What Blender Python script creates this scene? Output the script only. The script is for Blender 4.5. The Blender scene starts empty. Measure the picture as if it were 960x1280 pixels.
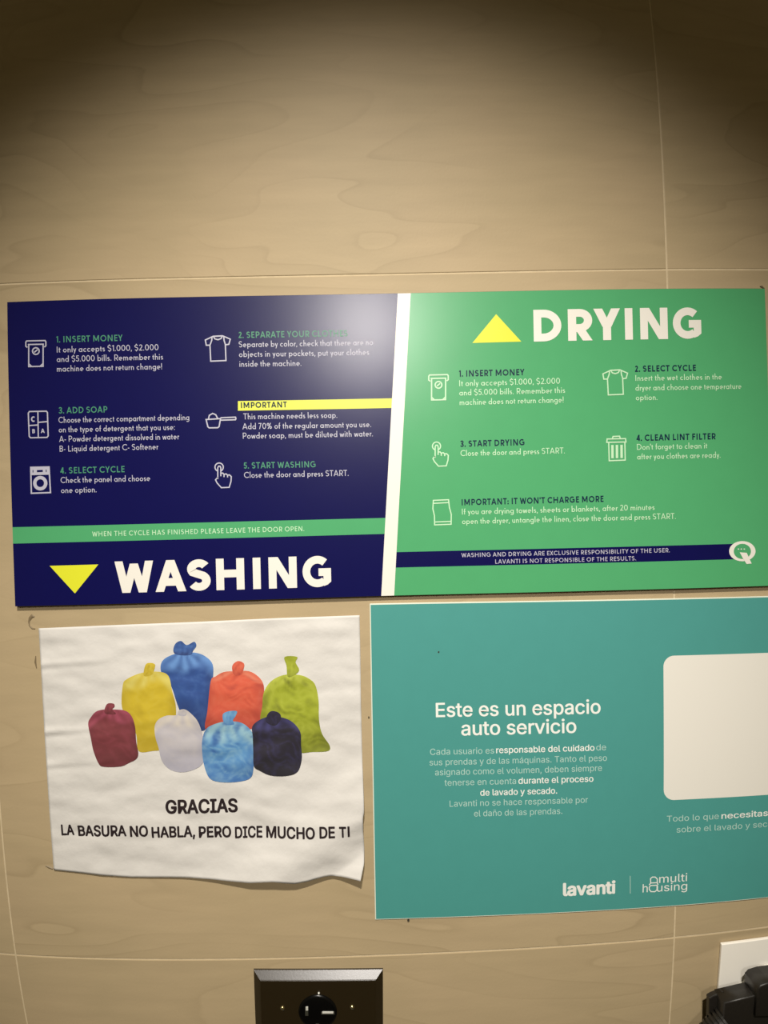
import bpy, bmesh, math, random
from mathutils import Vector, Matrix, noise
random.seed(4)
scn = bpy.context.scene
COL = scn.collection

# ------------------------------------------------------------------ camera (a wide phone lens with its own barrel curve)
DIST = 0.4921                       # camera to wall
CAM_Z = 1.42                        # camera height over the floor
PITCH, YAW, ROLL = -0.011753, 0.016427, 0.026278
F_PX, K1, K2 = 700.0, -0.0378272, 0.0542349
def _rot(a, b, c):
    ca, sa, cb, sb, cc, sc = math.cos(a), math.sin(a), math.cos(b), math.sin(b), math.cos(c), math.sin(c)
    rx = Matrix(((1,0,0),(0,ca,-sa),(0,sa,ca))); ry = Matrix(((cb,0,sb),(0,1,0),(-sb,0,cb))); rz = Matrix(((cc,-sc,0),(sc,cc,0),(0,0,1)))
    return ry @ rx @ rz
RW = _rot(PITCH, YAW, ROLL)
def w_of(v): return Vector((v[0], v[2], -v[1]))
cam_right, cam_down, cam_fwd = (w_of(RW @ Vector(e)) for e in ((1,0,0), (0,1,0), (0,0,1)))
EYE = Vector((0, -DIST, CAM_Z))
cd = bpy.data.cameras.new('camera')
cam = bpy.data.objects.new('camera', cd); COL.objects.link(cam)
m = Matrix.Identity(4)
for i, ax in enumerate((cam_right, -cam_down, -cam_fwd)):
    for j in range(3): m[j][i] = ax[j]
m.translation = EYE
cam.matrix_world = m
cd.sensor_fit = 'HORIZONTAL'; cd.sensor_width = 36; cd.sensor_height = 48
cd.lens = F_PX * 36 / 960
cd.clip_start = 0.01
cd.type = 'PANO'
cy = cd.cycles if hasattr(cd, "cycles") else cd
cy.panorama_type = 'FISHEYE_LENS_POLYNOMIAL'
cy.fisheye_fov = math.radians(170)
cy.fisheye_polynomial_k0 = 0.0
cy.fisheye_polynomial_k1 = -0.03853535991799594
cy.fisheye_polynomial_k2 = 0.00010687381659984969
cy.fisheye_polynomial_k3 = 1.5919811060075015e-05
cy.fisheye_polynomial_k4 = -3.177706581397518e-07
scn.camera = cam

# ------------------------------------------------------------------ light: a dim room, one warm ceiling spot that shines on the wall
wd = bpy.data.worlds.new('world'); scn.world = wd; wd.use_nodes = True
bg = wd.node_tree.nodes['Background']; bg.inputs[0].default_value = (1.0, .82, .45, 1); bg.inputs[1].default_value = 0.11
def spot(name, energy, color, size, loc, aim, ang):
    sp = bpy.data.lights.new(name, 'SPOT')
    sp.energy = energy; sp.color = color; sp.shadow_soft_size = size
    sp.spot_size = math.radians(ang); sp.spot_blend = 1.0
    o = bpy.data.objects.new(name, sp); COL.objects.link(o)
    o.location = loc; o.rotation_euler = (Vector(aim)-Vector(loc)).to_track_quat('-Z', 'Y').to_euler()
# recessed downlight close to the wall, and a second, weaker one farther back in the room
spot('wall_downlight', 113, (1.0, .93, .82), .035, (-.03, -1.0, 2.39), (0, 0, .965), 56.4)
spot('room_downlight', 62, (1.0, .94, .88), .06, (-.005, -1.75, 2.13), (.01, 0, 1.325), 33.8)
vs = scn.view_settings
scn.display_settings.display_device = 'sRGB'
vs.view_transform = 'Standard'; vs.look = 'None'; vs.gamma = 1; vs.use_curve_mapping = False
vs.exposure = 0.0

# ------------------------------------------------------------------ pixel -> place on a plane parallel to the wall (y = -depth)
def P(px, py, depth=0.0):
    dx, dy = px - 480, py - 640
    r = math.hypot(dx, dy) / 640
    s = 1 + K1*r**2 + K2*r**4
    v = w_of(RW @ Vector((dx*s/F_PX, dy*s/F_PX, 1)))
    return EYE + v * ((DIST - depth) / v.y)
def X_(u): return DIST * u                 # fitted plane units -> metres
def Z_(v): return CAM_Z - DIST * v

# ------------------------------------------------------------------ materials
def lin(c):
    return tuple(((x/255)/12.92 if x/255 <= .04045 else ((x/255+.055)/1.055)**2.4) for x in c) + (1,)
def mat(name, col, rough=.5, spec=.5, metal=0, var=0.0, vscale=60, bump=0, bscale=200, coat=0, coat_r=.1, bdist=.001):
    mt = bpy.data.materials.new(name); mt.use_nodes = True
    nt = mt.node_tree; b = nt.nodes['Principled BSDF']
    b.inputs['Base Color'].default_value = col if len(col) == 4 else (*col, 1)
    b.inputs['Roughness'].default_value = rough; b.inputs['Metallic'].default_value = metal
    b.inputs['Specular IOR Level'].default_value = spec
    b.inputs['Coat Weight'].default_value = coat; b.inputs['Coat Roughness'].default_value = coat_r
    tc = nt.nodes.new('ShaderNodeTexCoord')
    if var:
        n = nt.nodes.new('ShaderNodeTexNoise'); n.inputs['Scale'].default_value = vscale; n.inputs['Detail'].default_value = 4
        nt.links.new(tc.outputs['Object'], n.inputs['Vector'])
        hv = nt.nodes.new('ShaderNodeHueSaturation'); hv.inputs['Color'].default_value = b.inputs['Base Color'].default_value
        mr = nt.nodes.new('ShaderNodeMapRange'); mr.inputs['To Min'].default_value = 1-var; mr.inputs['To Max'].default_value = 1+var
        nt.links.new(n.outputs['Fac'], mr.inputs['Value']); nt.links.new(mr.outputs[0], hv.inputs['Value'])
        nt.links.new(hv.outputs[0], b.inputs['Base Color'])
    if bump:
        n = nt.nodes.new('ShaderNodeTexNoise'); n.inputs['Scale'].default_value = bscale; n.inputs['Detail'].default_value = 5
        nt.links.new(tc.outputs['Object'], n.inputs['Vector'])
        bp = nt.nodes.new('ShaderNodeBump'); bp.inputs['Strength'].default_value = bump; bp.inputs['Distance'].default_value = bdist
        nt.links.new(n.outputs['Fac'], bp.inputs['Height']); nt.links.new(bp.outputs[0], b.inputs['Normal'])
    return mt

def tile_material():
    mt = bpy.data.materials.new('beige_porcelain'); mt.use_nodes = True
    nt = mt.node_tree; N = nt.nodes.new; L = nt.links.new
    b = nt.nodes['Principled BSDF']
    b.inputs['Roughness'].default_value = .52; b.inputs['Specular IOR Level'].default_value = .24
    tc = N('ShaderNodeTexCoord'); oi = N('ShaderNodeObjectInfo')
    off = N('ShaderNodeVectorMath'); off.operation = 'SCALE'; off.inputs['Scale'].default_value = 7.0
    cx = N('ShaderNodeCombineXYZ'); L(oi.outputs['Random'], cx.inputs[0]); L(oi.outputs['Random'], cx.inputs[2]); L(cx.outputs[0], off.inputs[0])
    add = N('ShaderNodeVectorMath'); add.operation = 'ADD'; L(tc.outputs['Object'], add.inputs[0]); L(off.outputs[0], add.inputs[1])
    mp = N('ShaderNodeMapping'); mp.inputs['Scale'].default_value = (2.2, 1, 8.5); L(add.outputs[0], mp.inputs['Vector'])
    # vein contour lines: fraction of a smooth field, thin dark edge, soft falloff after it
    n1 = N('ShaderNodeTexNoise'); n1.inputs['Scale'].default_value = 1.0; n1.inputs['Detail'].default_value = 2.2; n1.inputs['Distortion'].default_value = .5
    L(mp.outputs[0], n1.inputs['Vector'])
    m1 = N('ShaderNodeMath'); m1.operation = 'MULTIPLY'; m1.inputs[1].default_value = 11; L(n1.outputs['Fac'], m1.inputs[0])
    fr = N('ShaderNodeMath'); fr.operation = 'FRACT'; L(m1.outputs[0], fr.inputs[0])
    rp = N('ShaderNodeValToRGB'); e = rp.color_ramp.elements
    e[0].position = 0; e[0].color = (0,0,0,1); e[1].position = .10; e[1].color = (.62,.62,.62,1)
    x = rp.color_ramp.elements.new(.5); x.color = (.9,.9,.9,1); x = rp.color_ramp.elements.new(.97); x.color = (1,1,1,1); x = rp.color_ramp.elements.new(1); x.color = (0.2,.2,.2,1)
    L(fr.outputs[0], rp.inputs[0])
    # where the veins are strong
    n2 = N('ShaderNodeTexNoise'); n2.inputs['Scale'].default_value = 5; n2.inputs['Detail'].default_value = 3; L(add.outputs[0], n2.inputs['Vector'])
    st = N('ShaderNodeMapRange'); st.inputs['From Min'].default_value = .38; st.inputs['From Max'].default_value = .66
    st.inputs['To Min'].default_value = .10; st.inputs['To Max'].default_value = 1; L(n2.outputs['Fac'], st.inputs['Value'])
    inv = N('ShaderNodeMath'); inv.operation = 'SUBTRACT'; inv.inputs[0].default_value = 1; L(rp.outputs[0], inv.inputs[1])
    k = N('ShaderNodeMath'); k.operation = 'MULTIPLY'; L(inv.outputs[0], k.inputs[0]); L(st.outputs[0], k.inputs[1])
    k2 = N('ShaderNodeMath'); k2.operation = 'MULTIPLY'; k2.inputs[1].default_value = .26; L(k.outputs[0], k2.inputs[0])
    # fine horizontal grain and slow tint
    mp2 = N('ShaderNodeMapping'); mp2.inputs['Scale'].default_value = (14, 1, 90); L(add.outputs[0], mp2.inputs['Vector'])
    n3 = N('ShaderNodeTexNoise'); n3.inputs['Scale'].default_value = 1; n3.inputs['Detail'].default_value = 5; L(mp2.outputs[0], n3.inputs['Vector'])
    n4 = N('ShaderNodeTexNoise'); n4.inputs['Scale'].default_value = 9; n4.inputs['Detail'].default_value = 2; L(add.outputs[0], n4.inputs['Vector'])
    base = N('ShaderNodeMix'); base.data_type = 'RGBA'
    base.inputs[6].default_value = TILE_A; base.inputs[7].default_value = TILE_B; L(n4.outputs['Fac'], base.inputs[0])
    mr = N('ShaderNodeMapRange'); mr.inputs['To Min'].default_value = .90; mr.inputs['To Max'].default_value = 1.10; L(n3.outputs['Fac'], mr.inputs['Value'])
    hv = N('ShaderNodeHueSaturation'); L(base.outputs[2], hv.inputs['Color']); L(mr.outputs[0], hv.inputs['Value'])
    mx = N('ShaderNodeMix'); mx.data_type = 'RGBA'; mx.inputs[7].default_value = TILE_V
    L(k2.outputs[0], mx.inputs[0]); L(hv.outputs[0], mx.inputs[6]); L(mx.outputs[2], b.inputs['Base Color'])
    bp = N('ShaderNodeBump'); bp.inputs['Strength'].default_value = .12; bp.inputs['Distance'].default_value = .0006
    n5 = N('ShaderNodeTexNoise'); n5.inputs['Scale'].default_value = 420; n5.inputs['Detail'].default_value = 3; L(tc.outputs['Object'], n5.inputs['Vector'])
    L(n5.outputs['Fac'], bp.inputs['Height']); L(bp.outputs[0], b.inputs['Normal'])
    return mt
TILE_A = (.475, .365, .225, 1); TILE_B = (.405, .325, .19, 1); TILE_V = (.20, .145, .075, 1)

M = dict(
    tile=tile_material(),
    grout=mat('cream_grout', (.60, .49, .32), .8, .3, var=.18, vscale=90, bump=.3),
    blue=mat('navy_print', (.0022, .0024, .066), .275, .42, bump=.10, bscale=1500, bdist=.0003, var=.04),
    green=mat('green_print', (.075, .36, .150), .29, .44, bump=.10, bscale=1500, bdist=.0003, var=.03),
    white=mat('white_print', (.78, .76, .70), .40, .5, bump=.10, bscale=1500, bdist=.0003),
    pale=mat('pale_lettering_print', (.46, .46, .56), .40, .5),
    mint=mat('mint_lettering_print', (.50, .74, .50), .40, .5),
    gtext=mat('green_lettering_print', (.06, .25, .15), .40, .4),
    ntext=mat('navy_lettering_print', (.005, .02, .05), .45, .2),
    yellow=mat('yellow_print', (.70, .72, .030), .40, .5),
    yband=mat('lime_band_print', (.66, .70, .075), .40, .5),
    board_edge=mat('dark_board_edge', (.03, .025, .02), .6),
    teal=mat('teal_print', (.068, .30, .275), .38, .55, bump=.06, bscale=900, bdist=.0004, var=.03),
    twhite=mat('soft_white_print', (.82, .84, .80), .40, .5),
    tthin=mat('thin_white_print', (.42, .62, .56), .40, .5),
    pvc=mat('white_board', (.70, .76, .66), .45, .5),
    paper=mat('paper', (.64, .625, .60), .75, .25, var=.03, vscale=30, bump=.38, bscale=34, bdist=.004),
    ink=mat('black_ink', (.020, .012, .014), .6, .3),
    plate=mat('dark_bronze_plate', (.017, .011, .0035), .30, .5, metal=0, coat=1, coat_r=.30, bump=.05, bscale=600),
    black=mat('black_plastic', (.002, .002, .002), .25, .25),
    rubber=mat('black_rubber', (.012, .010, .008), .42, .5, bump=.15, bscale=300),
    brass=mat('brass', (.75, .62, .32), .22, .5, metal=1),
    steel=mat('steel', (.80, .80, .74), .35, .5, metal=.3),
    cream=mat('cream_plastic', (.93, .90, .83), .35, .5, var=.02),
    glue=mat('dried_glue', (.20, .15, .085), .5, .4, var=.3, vscale=200),
    dirt=mat('dark_speck', (.03, .03, .02), .7),
    ceil=mat('ceiling_paint', (.62, .58, .50), .85, .2, var=.03),
    floor=mat('grey_floor_tile', (.22, .19, .15), .5, .4, var=.15, vscale=6),
    lampw=mat('white_lamp_metal', (.7, .7, .68), .4, .5),
)
glow = bpy.data.materials.new('lit_lamp_lens'); glow.use_nodes = True
_e = glow.node_tree.nodes.new('ShaderNodeEmission'); _e.inputs[0].default_value = (1, .9, .73, 1); _e.inputs[1].default_value = 6
glow.node_tree.links.new(_e.outputs[0], glow.node_tree.nodes['Material Output'].inputs[0])
M['glow'] = glow

# ------------------------------------------------------------------ object helpers
def link_mesh(name, me, parent=None, material=None, **props):
    o = bpy.data.objects.new(name, me); COL.objects.link(o)
    if material is not None:
        me.materials.clear(); me.materials.append(material)
    if parent is not None: o.parent = parent
    for k, v in props.items(): o[k] = v
    return o
def from_bm(name, bm, parent=None, material=None, smooth=False, **props):
    me = bpy.data.meshes.new(name)
    bm.normal_update(); bm.to_mesh(me); bm.free()
    if smooth:
        for p in me.polygons: p.use_smooth = True
    return link_mesh(name, me, parent, material, **props)
def empty(name, loc, rot_y=0.0, **props):
    o = bpy.data.objects.new(name, None); COL.objects.link(o)
    o.location = loc; o.rotation_euler = (0, rot_y, 0); o.empty_display_size = .05
    for k, v in props.items(): o[k] = v
    return o
def bm_box(x0, x1, y0, y1, z0, z1, bevel=0, seg=2, bm=None):
    nb = bmesh.new()
    bmesh.ops.create_cube(nb, size=1)
    for v in nb.verts:
        v.co = Vector(((x0+x1)/2 + v.co.x*(x1-x0), (y0+y1)/2 + v.co.y*(y1-y0), (z0+z1)/2 + v.co.z*(z1-z0)))
    if bevel: bmesh.ops.bevel(nb, geom=nb.edges[:], offset=bevel, segments=seg, profile=.5, affect='EDGES')
    return nb
def bm_prism(pts, y0, y1, bevel=0, seg=2):
    """outline in (x, z), from y0 (back, larger) to y1 (front, towards the room)"""
    bm = bmesh.new()
    a = [bm.verts.new((x, y0, z)) for x, z in pts]; b = [bm.verts.new((x, y1, z)) for x, z in pts]
    n = len(pts)
    fb = bm.faces.new(a); ff = bm.faces.new(b[::-1])
    for i in range(n): bm.faces.new((a[i], b[i], b[(i+1) % n], a[(i+1) % n]))
    bmesh.ops.recalc_face_normals(bm, faces=bm.faces[:])
    if bevel: bmesh.ops.bevel(bm, geom=[e for e in ff.edges], offset=bevel, segments=seg, profile=.5, affect='EDGES')
    return bm
def bm_lathe(profile, n=40, axis_y=True):
    """profile of (radius, y); revolved about Y"""
    bm = bmesh.new(); rings = []
    for r, y in profile:
        rings.append([bm.verts.new((r*math.cos(2*math.pi*i/n), y, r*math.sin(2*math.pi*i/n))) for i in range(n)] if r > 1e-6 else [bm.verts.new((0, y, 0))])
    for a, b in zip(rings, rings[1:]):
        for i in range(n):
            j = (i+1) % n
            if len(a) == 1 and len(b) == 1: continue
            if len(a) == 1: bm.faces.new((a[0], b[i], b[j]))
            elif len(b) == 1: bm.faces.new((a[i], b[0], a[j]))
            else: bm.faces.new((a[i], b[i], b[j], a[j]))
    bmesh.ops.recalc_face_normals(bm, faces=bm.faces[:])
    return bm
def flat(name, polys, y, parent, material, **props):
    """flat print: polygons in (x, z) facing the room, each a hair above the one before"""
    vs_, fs = [], []
    for k, poly in enumerate(polys):
        a = sum(poly[i][0]*poly[(i+1) % len(poly)][1] - poly[(i+1) % len(poly)][0]*poly[i][1] for i in range(len(poly)))
        if a < 0: poly = poly[::-1]
        i0 = len(vs_)
        vs_ += [(x, y - (k % 7)*2e-6, z) for x, z in poly]; fs.append(tuple(range(i0, len(vs_))))
    me = bpy.data.meshes.new(name); me.from_pydata(vs_, [], fs); me.update()
    # (x, z) counter-clockwise gives normal -y : towards the room
    return link_mesh(name, me, parent, material, **props)

# ------------------------------------------------------------------ stroke font: geometric sans. Prims: ('L', pts) mitred line, ('D', x0,y0,x1,y1) flat-ended diagonal, ('O', x,y,r) dot
def arc(cx, cy, rx, ry, a0, a1, n=14):
    return [(cx + rx*math.cos(math.radians(a0 + (a1-a0)*i/n)), cy + ry*math.sin(math.radians(a0 + (a1-a0)*i/n))) for i in range(n+1)]
XH, DESC = .60, .27
def glyph(c, w):
    h = w/2; t, b, m, d = 1-h, h, XH-h, -DESC+h
    def box(W): return h, W-h
    def dg(x0, y0, x1, y1): return ('D', x0, y0, x1, y1)
    def L(*p): return ('L', list(p))
    def hwd(dx, dy): return w*math.hypot(dx, dy)/abs(dy)/2
    def O_(W, top, bot): return ('C', arc(W/2, (top+bot)/2, W/2-h, (top-bot)/2, 90, 450, 28))
    SB, RB = .11, .05
    if c == 'A':
        W = .74+w*.9; q = hwd(W/2-w*.6, 1); return W, 0, 0, [dg(q, 0, W/2, 1), dg(W-q, 0, W/2, 1), L((W*.24, .27+h*.3), (W*.76, .27+h*.3))]
    if c == 'B':
        W = .52+w*.6; l, r = box(W); mid = .53
        return W, SB, RB, [L((l, 0), (l, 1)), L((l, t), (W*.45, t), *arc(W*.5, (t+mid)/2, r-W*.55, (t-mid)/2, 90, -90), (l, mid)), L((l, b), (W*.45, b), *arc(W*.5, (b+mid)/2, r-W*.5, (mid-b)/2, -90, 90), (W*.4, mid))]
    if c == 'C':
        W = .78+w*.2; return W, RB, RB, [L(*arc(.5-w*.02, .5, .5-h, .5-h, 45, 315, 26))]
    if c == 'D':
        W = .68+w*.8; l, r = box(W); return W, SB, RB, [L((l, 0), (l, 1)), L((l, t), (W*.34, t), *arc(W*.36, .5, r-W*.36, t-.5, 90, -90, 20), (l, b))]
    if c in 'EFL':
        W = .46+w*.4; l, r = box(W); s = [L((l, 0), (l, 1))]
        if c != 'L': s += [L((l, t), (W, t)), L((l, .52), (W*.92, .52))]
        if c != 'F': s += [L((l, b), (W, b))]
        return W, SB, .04, s
    if c == 'G':
        W = .84+w*.3; rx = (W-w)/2+.02; return W, RB, .08, [L(*arc(h+rx, .5, rx, .5-h, 48, 308, 26)), ('P', [(W-w, .5), (W, .5), (W, .165), (W-w*.45, .075), (W-w*.95, .03), (W-w, .12)]), L((W, .5-h*.2), (W*.56, .5-h*.2))]
    if c == 'H':
        W = .66+w*.9; l, r = box(W); return W, SB, SB, [L((l, 0), (l, 1)), L((r, 0), (r, 1)), L((l, .52), (r, .52))]
    if c == 'I': return w, SB, SB, [L((h, 0), (h, 1))]
    if c == 'K':
        W = .58+w*.6; return W, SB, 0, [L((h, 0), (h, 1)), dg(h*1.4, .42, W-w*.7, 1), dg(W*.42, .55, W-w*.6, 0)]
    if c == 'M':
        W = .82+w*.9; l, r = box(W); return W, SB, SB, [L((l, 0), (l, 1)), L((r, 0), (r, 1)), dg(l*1.2, 1, W/2, .15), dg(W-l*1.2, 1, W/2, .15)]
    if c == 'N':
        W = .66+w*.9; l, r = box(W); return W, SB, SB, [L((l, 0), (l, 1)), L((r, 0), (r, 1)), dg(w*.62, 1, W-w*.62, 0)]
    if c in 'OQ':
        W = .96+w*.2; s = [O_(W, t, b)]
        if c == 'Q': s.append(dg(W*.55, .3, W*.85, -.08))
        return W, RB, RB, s
    if c in 'PR':
        W = .50+w*.9; l, r = box(W); mid = .40 if c == 'R' else .42
        s = [L((l, 0), (l, 1)), L((l, t), (W*.45, t), *arc(W*.48, (t+mid)/2, r-W*.48, (t-mid)/2, 90, -90, 16), (l, mid))]
        if c == 'R': s.append(dg(W*.46, mid, W-w*.58, 0))
        return W, SB, .03, s
    if c == 'S':
        W = .50+w*.7; q = .5+h*.1; ru = (t-q)/2; rl = (q-b)/2
        return W, RB, RB, [L(*arc(W/2, t-ru, W/2-h, ru, 30, 215, 16), *arc(W/2, b+rl, W/2-h*1.0, rl, 55, -148, 16))]
    if c == 'T':
        W = .60+w*.3; return W, .02, .02, [L((0, t), (W, t)), L((W/2, 0), (W/2, 1))]
    if c == 'U':
        W = .64+w*.9; l, r = box(W); return W, SB, SB, [L((l, 1), (l, .36), *arc(W/2, .36, W/2-h, .36-h, 180, 360, 18), (r, 1))]
    if c == 'V':
        W = .70+w*.8; q = hwd(W/2-w*.6, 1); return W, 0, 0, [dg(q, 1, W/2, 0), dg(W-q, 1, W/2, 0)]
    if c == 'W':
        W = .98+w*1.0; q = w*.56; return W, 0, 0, [dg(q, 1, W*.29, 0), dg(W/2, .92, W*.29, 0), dg(W/2, .92, W*.71, 0), dg(W-q, 1, W*.71, 0)]
    if c == 'X':
        W = .62+w*.6; q = w*.6; return W, 0, 0, [dg(q, 1, W-q, 0), dg(W-q, 1, q, 0)]
    if c == 'Y':
        W = .60+w*1.0; q = w*.62; return W, 0, 0, [dg(q, 1, W/2, .42), dg(W-q, 1, W/2, .42), L((W/2, 0), (W/2, .52))]
    # lower case
    RX = .27+w*.1
    if c in 'abdgpqoceq':
        W = 2*RX+.02; cx, cyy, ry = W/2, XH/2, XH/2-h; rx = W/2-h
        ring = ('C', arc(cx, cyy, rx, ry, 90, 450, 22))
        if c == 'o': return W, .04, .04, [ring]
        if c == 'c': return W*.88, .04, .03, [L(*arc(cx, cyy, rx, ry, 50, 310, 18))]
        if c == 'e': return W, .04, .04, [L((h, cyy), (W-h, cyy), *arc(cx, cyy, rx, ry, 5, 300, 20))]
        if c == 'a': return W, .04, .07, [ring, L((W-h, 0), (W-h, XH))]
        if c == 'b': return W, .07, .04, [ring, L((h, 0), (h, 1.04))]
        if c == 'd': return W, .04, .07, [ring, L((W-h, 0), (W-h, 1.04))]
        if c == 'p': return W, .07, .04, [ring, L((h, -DESC), (h, XH))]
        if c == 'q': return W, .04, .07, [ring, L((W-h, -DESC), (W-h, XH))]
        if c == 'g': return W, .04, .07, [ring, L((W-h, XH), (W-h, -.06), *arc(W/2, -.06, W/2-h, .2-h*.5, 0, -150, 10))]
    if c == 'f': return .32, .02, .0, [L((.14, 0), (.14, .78), *arc(.14+.15, .78, .15, 1.03-h-.78, 180, 95, 6)), L((0, m), (.31, m))]
    if c in 'hn':
        W = .44+w*.3; return W, .07, .07, [L((h, 0), (h, 1.04 if c == 'h' else XH)), L(*arc(W/2, .33, W/2-h, m-.33, 175, 0, 14), (W-h, 0))]
    if c == 'i': return w, .07, .07, [L((h, 0), (h, XH)), ('O', h, .84, w*.62)]
    if c == 'j': return w, .07, .07, [L((h, XH), (h, -.12), *arc(h-.12, -.12, .12, .1, 0, -90, 6)), ('O', h, .84, w*.62)]
    if c == 'k': return .44+w*.2, .07, 0, [L((h, 0), (h, 1.04)), dg(h*1.3, .22, .40, XH), dg(.2, .36, .44, 0)]
    if c == 'l': return w, .07, .07, [L((h, 0), (h, 1.04))]
    if c == 'm':
        W = .74+w*.4; q = (W-w)/2; return W, .07, .07, [L((h, 0), (h, XH)), L(*arc(h+q/2, .35, q/2, m-.35, 175, 0, 12), (h+q, 0)), L(*arc(h+q*1.5, .35, q/2, m-.35, 175, 0, 12), (W-h, 0))]
    if c == 'r': return .30, .07, 0, [L((h, 0), (h, XH)), L(*arc(.29, .26, .29-h, m-.26, 170, 88, 8))]
    if c == 's':
        W = .34+w*.3; q = XH/2; ru = (m-q)/2; rl = (q-b)/2
        return W, .04, .04, [L(*arc(W/2, m-ru, W/2-h, ru, 30, 215, 10), *arc(W/2, b+rl, W/2-h, rl, 50, -148, 10))]
    if c == 't': return .30, .02, .02, [L((.13, .80), (.13, .14), *arc(.23, .14, .10, .14-h, 180, 275, 6)), L((0, m), (.29, m))]
    if c == 'u':
        W = .44+w*.3; return W, .07, .07, [L((h, XH), (h, .26), *arc(W/2, .26, W/2-h, .26-h, 180, 350, 12)), L((W-h, 0), (W-h, XH))]
    if c == 'v': return .46+w*.3, 0, 0, [dg(w*.55, XH, .23+w*.15, 0), dg(.46-w*.25, XH, .23+w*.15, 0)]
    if c == 'w':
        W = .70+w*.4; return W, 0, 0, [dg(w*.55, XH, W*.28, 0), dg(W/2, XH*.95, W*.28, 0), dg(W/2, XH*.95, W*.72, 0), dg(W-w*.55, XH, W*.72, 0)]
    if c == 'y': return .46+w*.3, 0, 0, [dg(w*.55, XH, .24+w*.15, 0), dg(.46-w*.25, XH, .10+w*.5, -DESC)]
    # digits
    if c == '0': return .62, .05, .05, [('C', arc(.31, .5, .31-h, .5-h, 90, 450, 24))]
    if c == '1': return .30, .03, .06, [L((.30-h, 0), (.30-h, 1)), dg(.06, .80, .30-h, 1)]
    if c == '2': return .52, .05, .05, [L(*arc(.26, .72, .25-h, .28-h, 165, -35, 14), (h*1.3, b)), L((0, b), (.54, b))]
    if c == '3': return .56, .04, .05, [L(*arc(.27, .76, .25-h*.6, .26-h*.9, 165, -80, 14), (.20, .51)), L((.20, .53), *arc(.27, .27, .29-h*.8, .27-h*.9, 80, -165, 14))]
    if c == '4': return .60, .03, .03, [L((.44, 0), (.44, 1)), dg(.08, .24, .42, 1), L((0, .24+h*.4), (.6, .24+h*.4))]
    if c == '5': return .52, .04, .05, [L((.50, t), (.14, t), (.10, .56), *arc(.24, .33, .28-h, .33-h, 100, -150, 16))]
    if c == '7': return .52, .03, .03, [L((0, t), (.52, t)), dg(.16, 0, .50-h, 1)]
    if c == '$': g = glyph('S', w); return g[0], g[1], g[2], g[3] + [L((g[0]/2, .9), (g[0]/2, 1.12)), L((g[0]/2, -.12), (g[0]/2, .1))]
    if c == '%': return .82, .05, .05, [('C', arc(.2, .76, .2-h, .24-h, 90, 450, 14)), ('C', arc(.62, .24, .2-h, .24-h, 90, 450, 14)), dg(.18, 0, .64, 1)]
    if c == '.': return w, .05, .06, [('O', h, h*1.1, w*.62)]
    if c == ',': return w, .05, .06, [dg(h*.5, -.14, h*1.3, w*1.1)]
    if c == ':': return w, .06, .06, [('O', h, h*1.1, w*.62), ('O', h, XH-h, w*.62)]
    if c == '!': return w, .07, .07, [('O', h, h*1.1, w*.62), L((h, .27), (h, 1))]
    if c == "'": return w, .03, .03, [L((h, .68), (h, 1))]
    if c == '-': return .26, .05, .05, [L((0, .33), (.26, .33))]
    return .30, 0, 0, []
def stroke_polys(pts, w, closed=False):
    """quads along a line with mitred joints"""
    h = w/2; n = len(pts); L_, R_ = [], []
    P_ = [Vector(p) for p in pts]
    if closed and (P_[0]-P_[-1]).length < 1e-6: P_ = P_[:-1]; n -= 1
    # drop duplicates
    Q = [P_[0]]
    for p in P_[1:]:
        if (p-Q[-1]).length > 1e-5: Q.append(p)
    P_ = Q; n = len(P_)
    for i in range(n):
        a = P_[i-1] if (i > 0 or closed) else None; c = P_[(i+1) % n] if (i < n-1 or closed) else None
        d1 = (P_[i]-a).normalized() if a is not None else None; d2 = (c-P_[i]).normalized() if c is not None else None
        if d1 is None: nn = Vector((-d2.y, d2.x))*h
        elif d2 is None: nn = Vector((-d1.y, d1.x))*h
        else:
            mm = Vector((-d1.y-d2.y, d1.x+d2.x))
            mm = mm.normalized() if mm.length > 1e-4 else Vector((-d1.y, d1.x))
            nn = mm*(h/max(.45, mm.dot(Vector((-d1.y, d1.x)))))
        L_.append(P_[i]+nn); R_.append(P_[i]-nn)
    # one ribbon as quads
    out = []
    for i in range(n if closed else n-1):
        j = (i+1) % n
        out.append([tuple(L_[i]), tuple(R_[i]), tuple(R_[j]), tuple(L_[j])])
    return out
def glyph_polys(c, w):
    W, lb, rb, prims = glyph(c, w); out = []
    for k, p in enumerate(prims):
        if p[0] == 'L': out += [(k, q) for q in stroke_polys(p[1], w)]
        elif p[0] == 'C': out += [(k, q) for q in stroke_polys(p[1], w, True)]
        elif p[0] == 'D':
            _, x0, y0, x1, y1 = p; hw = w*math.hypot(x1-x0, y1-y0)/abs(y1-y0)/2
            out.append((k, [(x0-hw, y0), (x0+hw, y0), (x1+hw, y1), (x1-hw, y1)]))
        elif p[0] == 'P': out.append((k, p[1]))
        elif p[0] == 'O': out.append((k, [(p[1]+p[3]*math.cos(a*math.pi/6), p[2]+p[3]*math.sin(a*math.pi/6)) for a in range(12)]))
    return W, lb, rb, out
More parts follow.
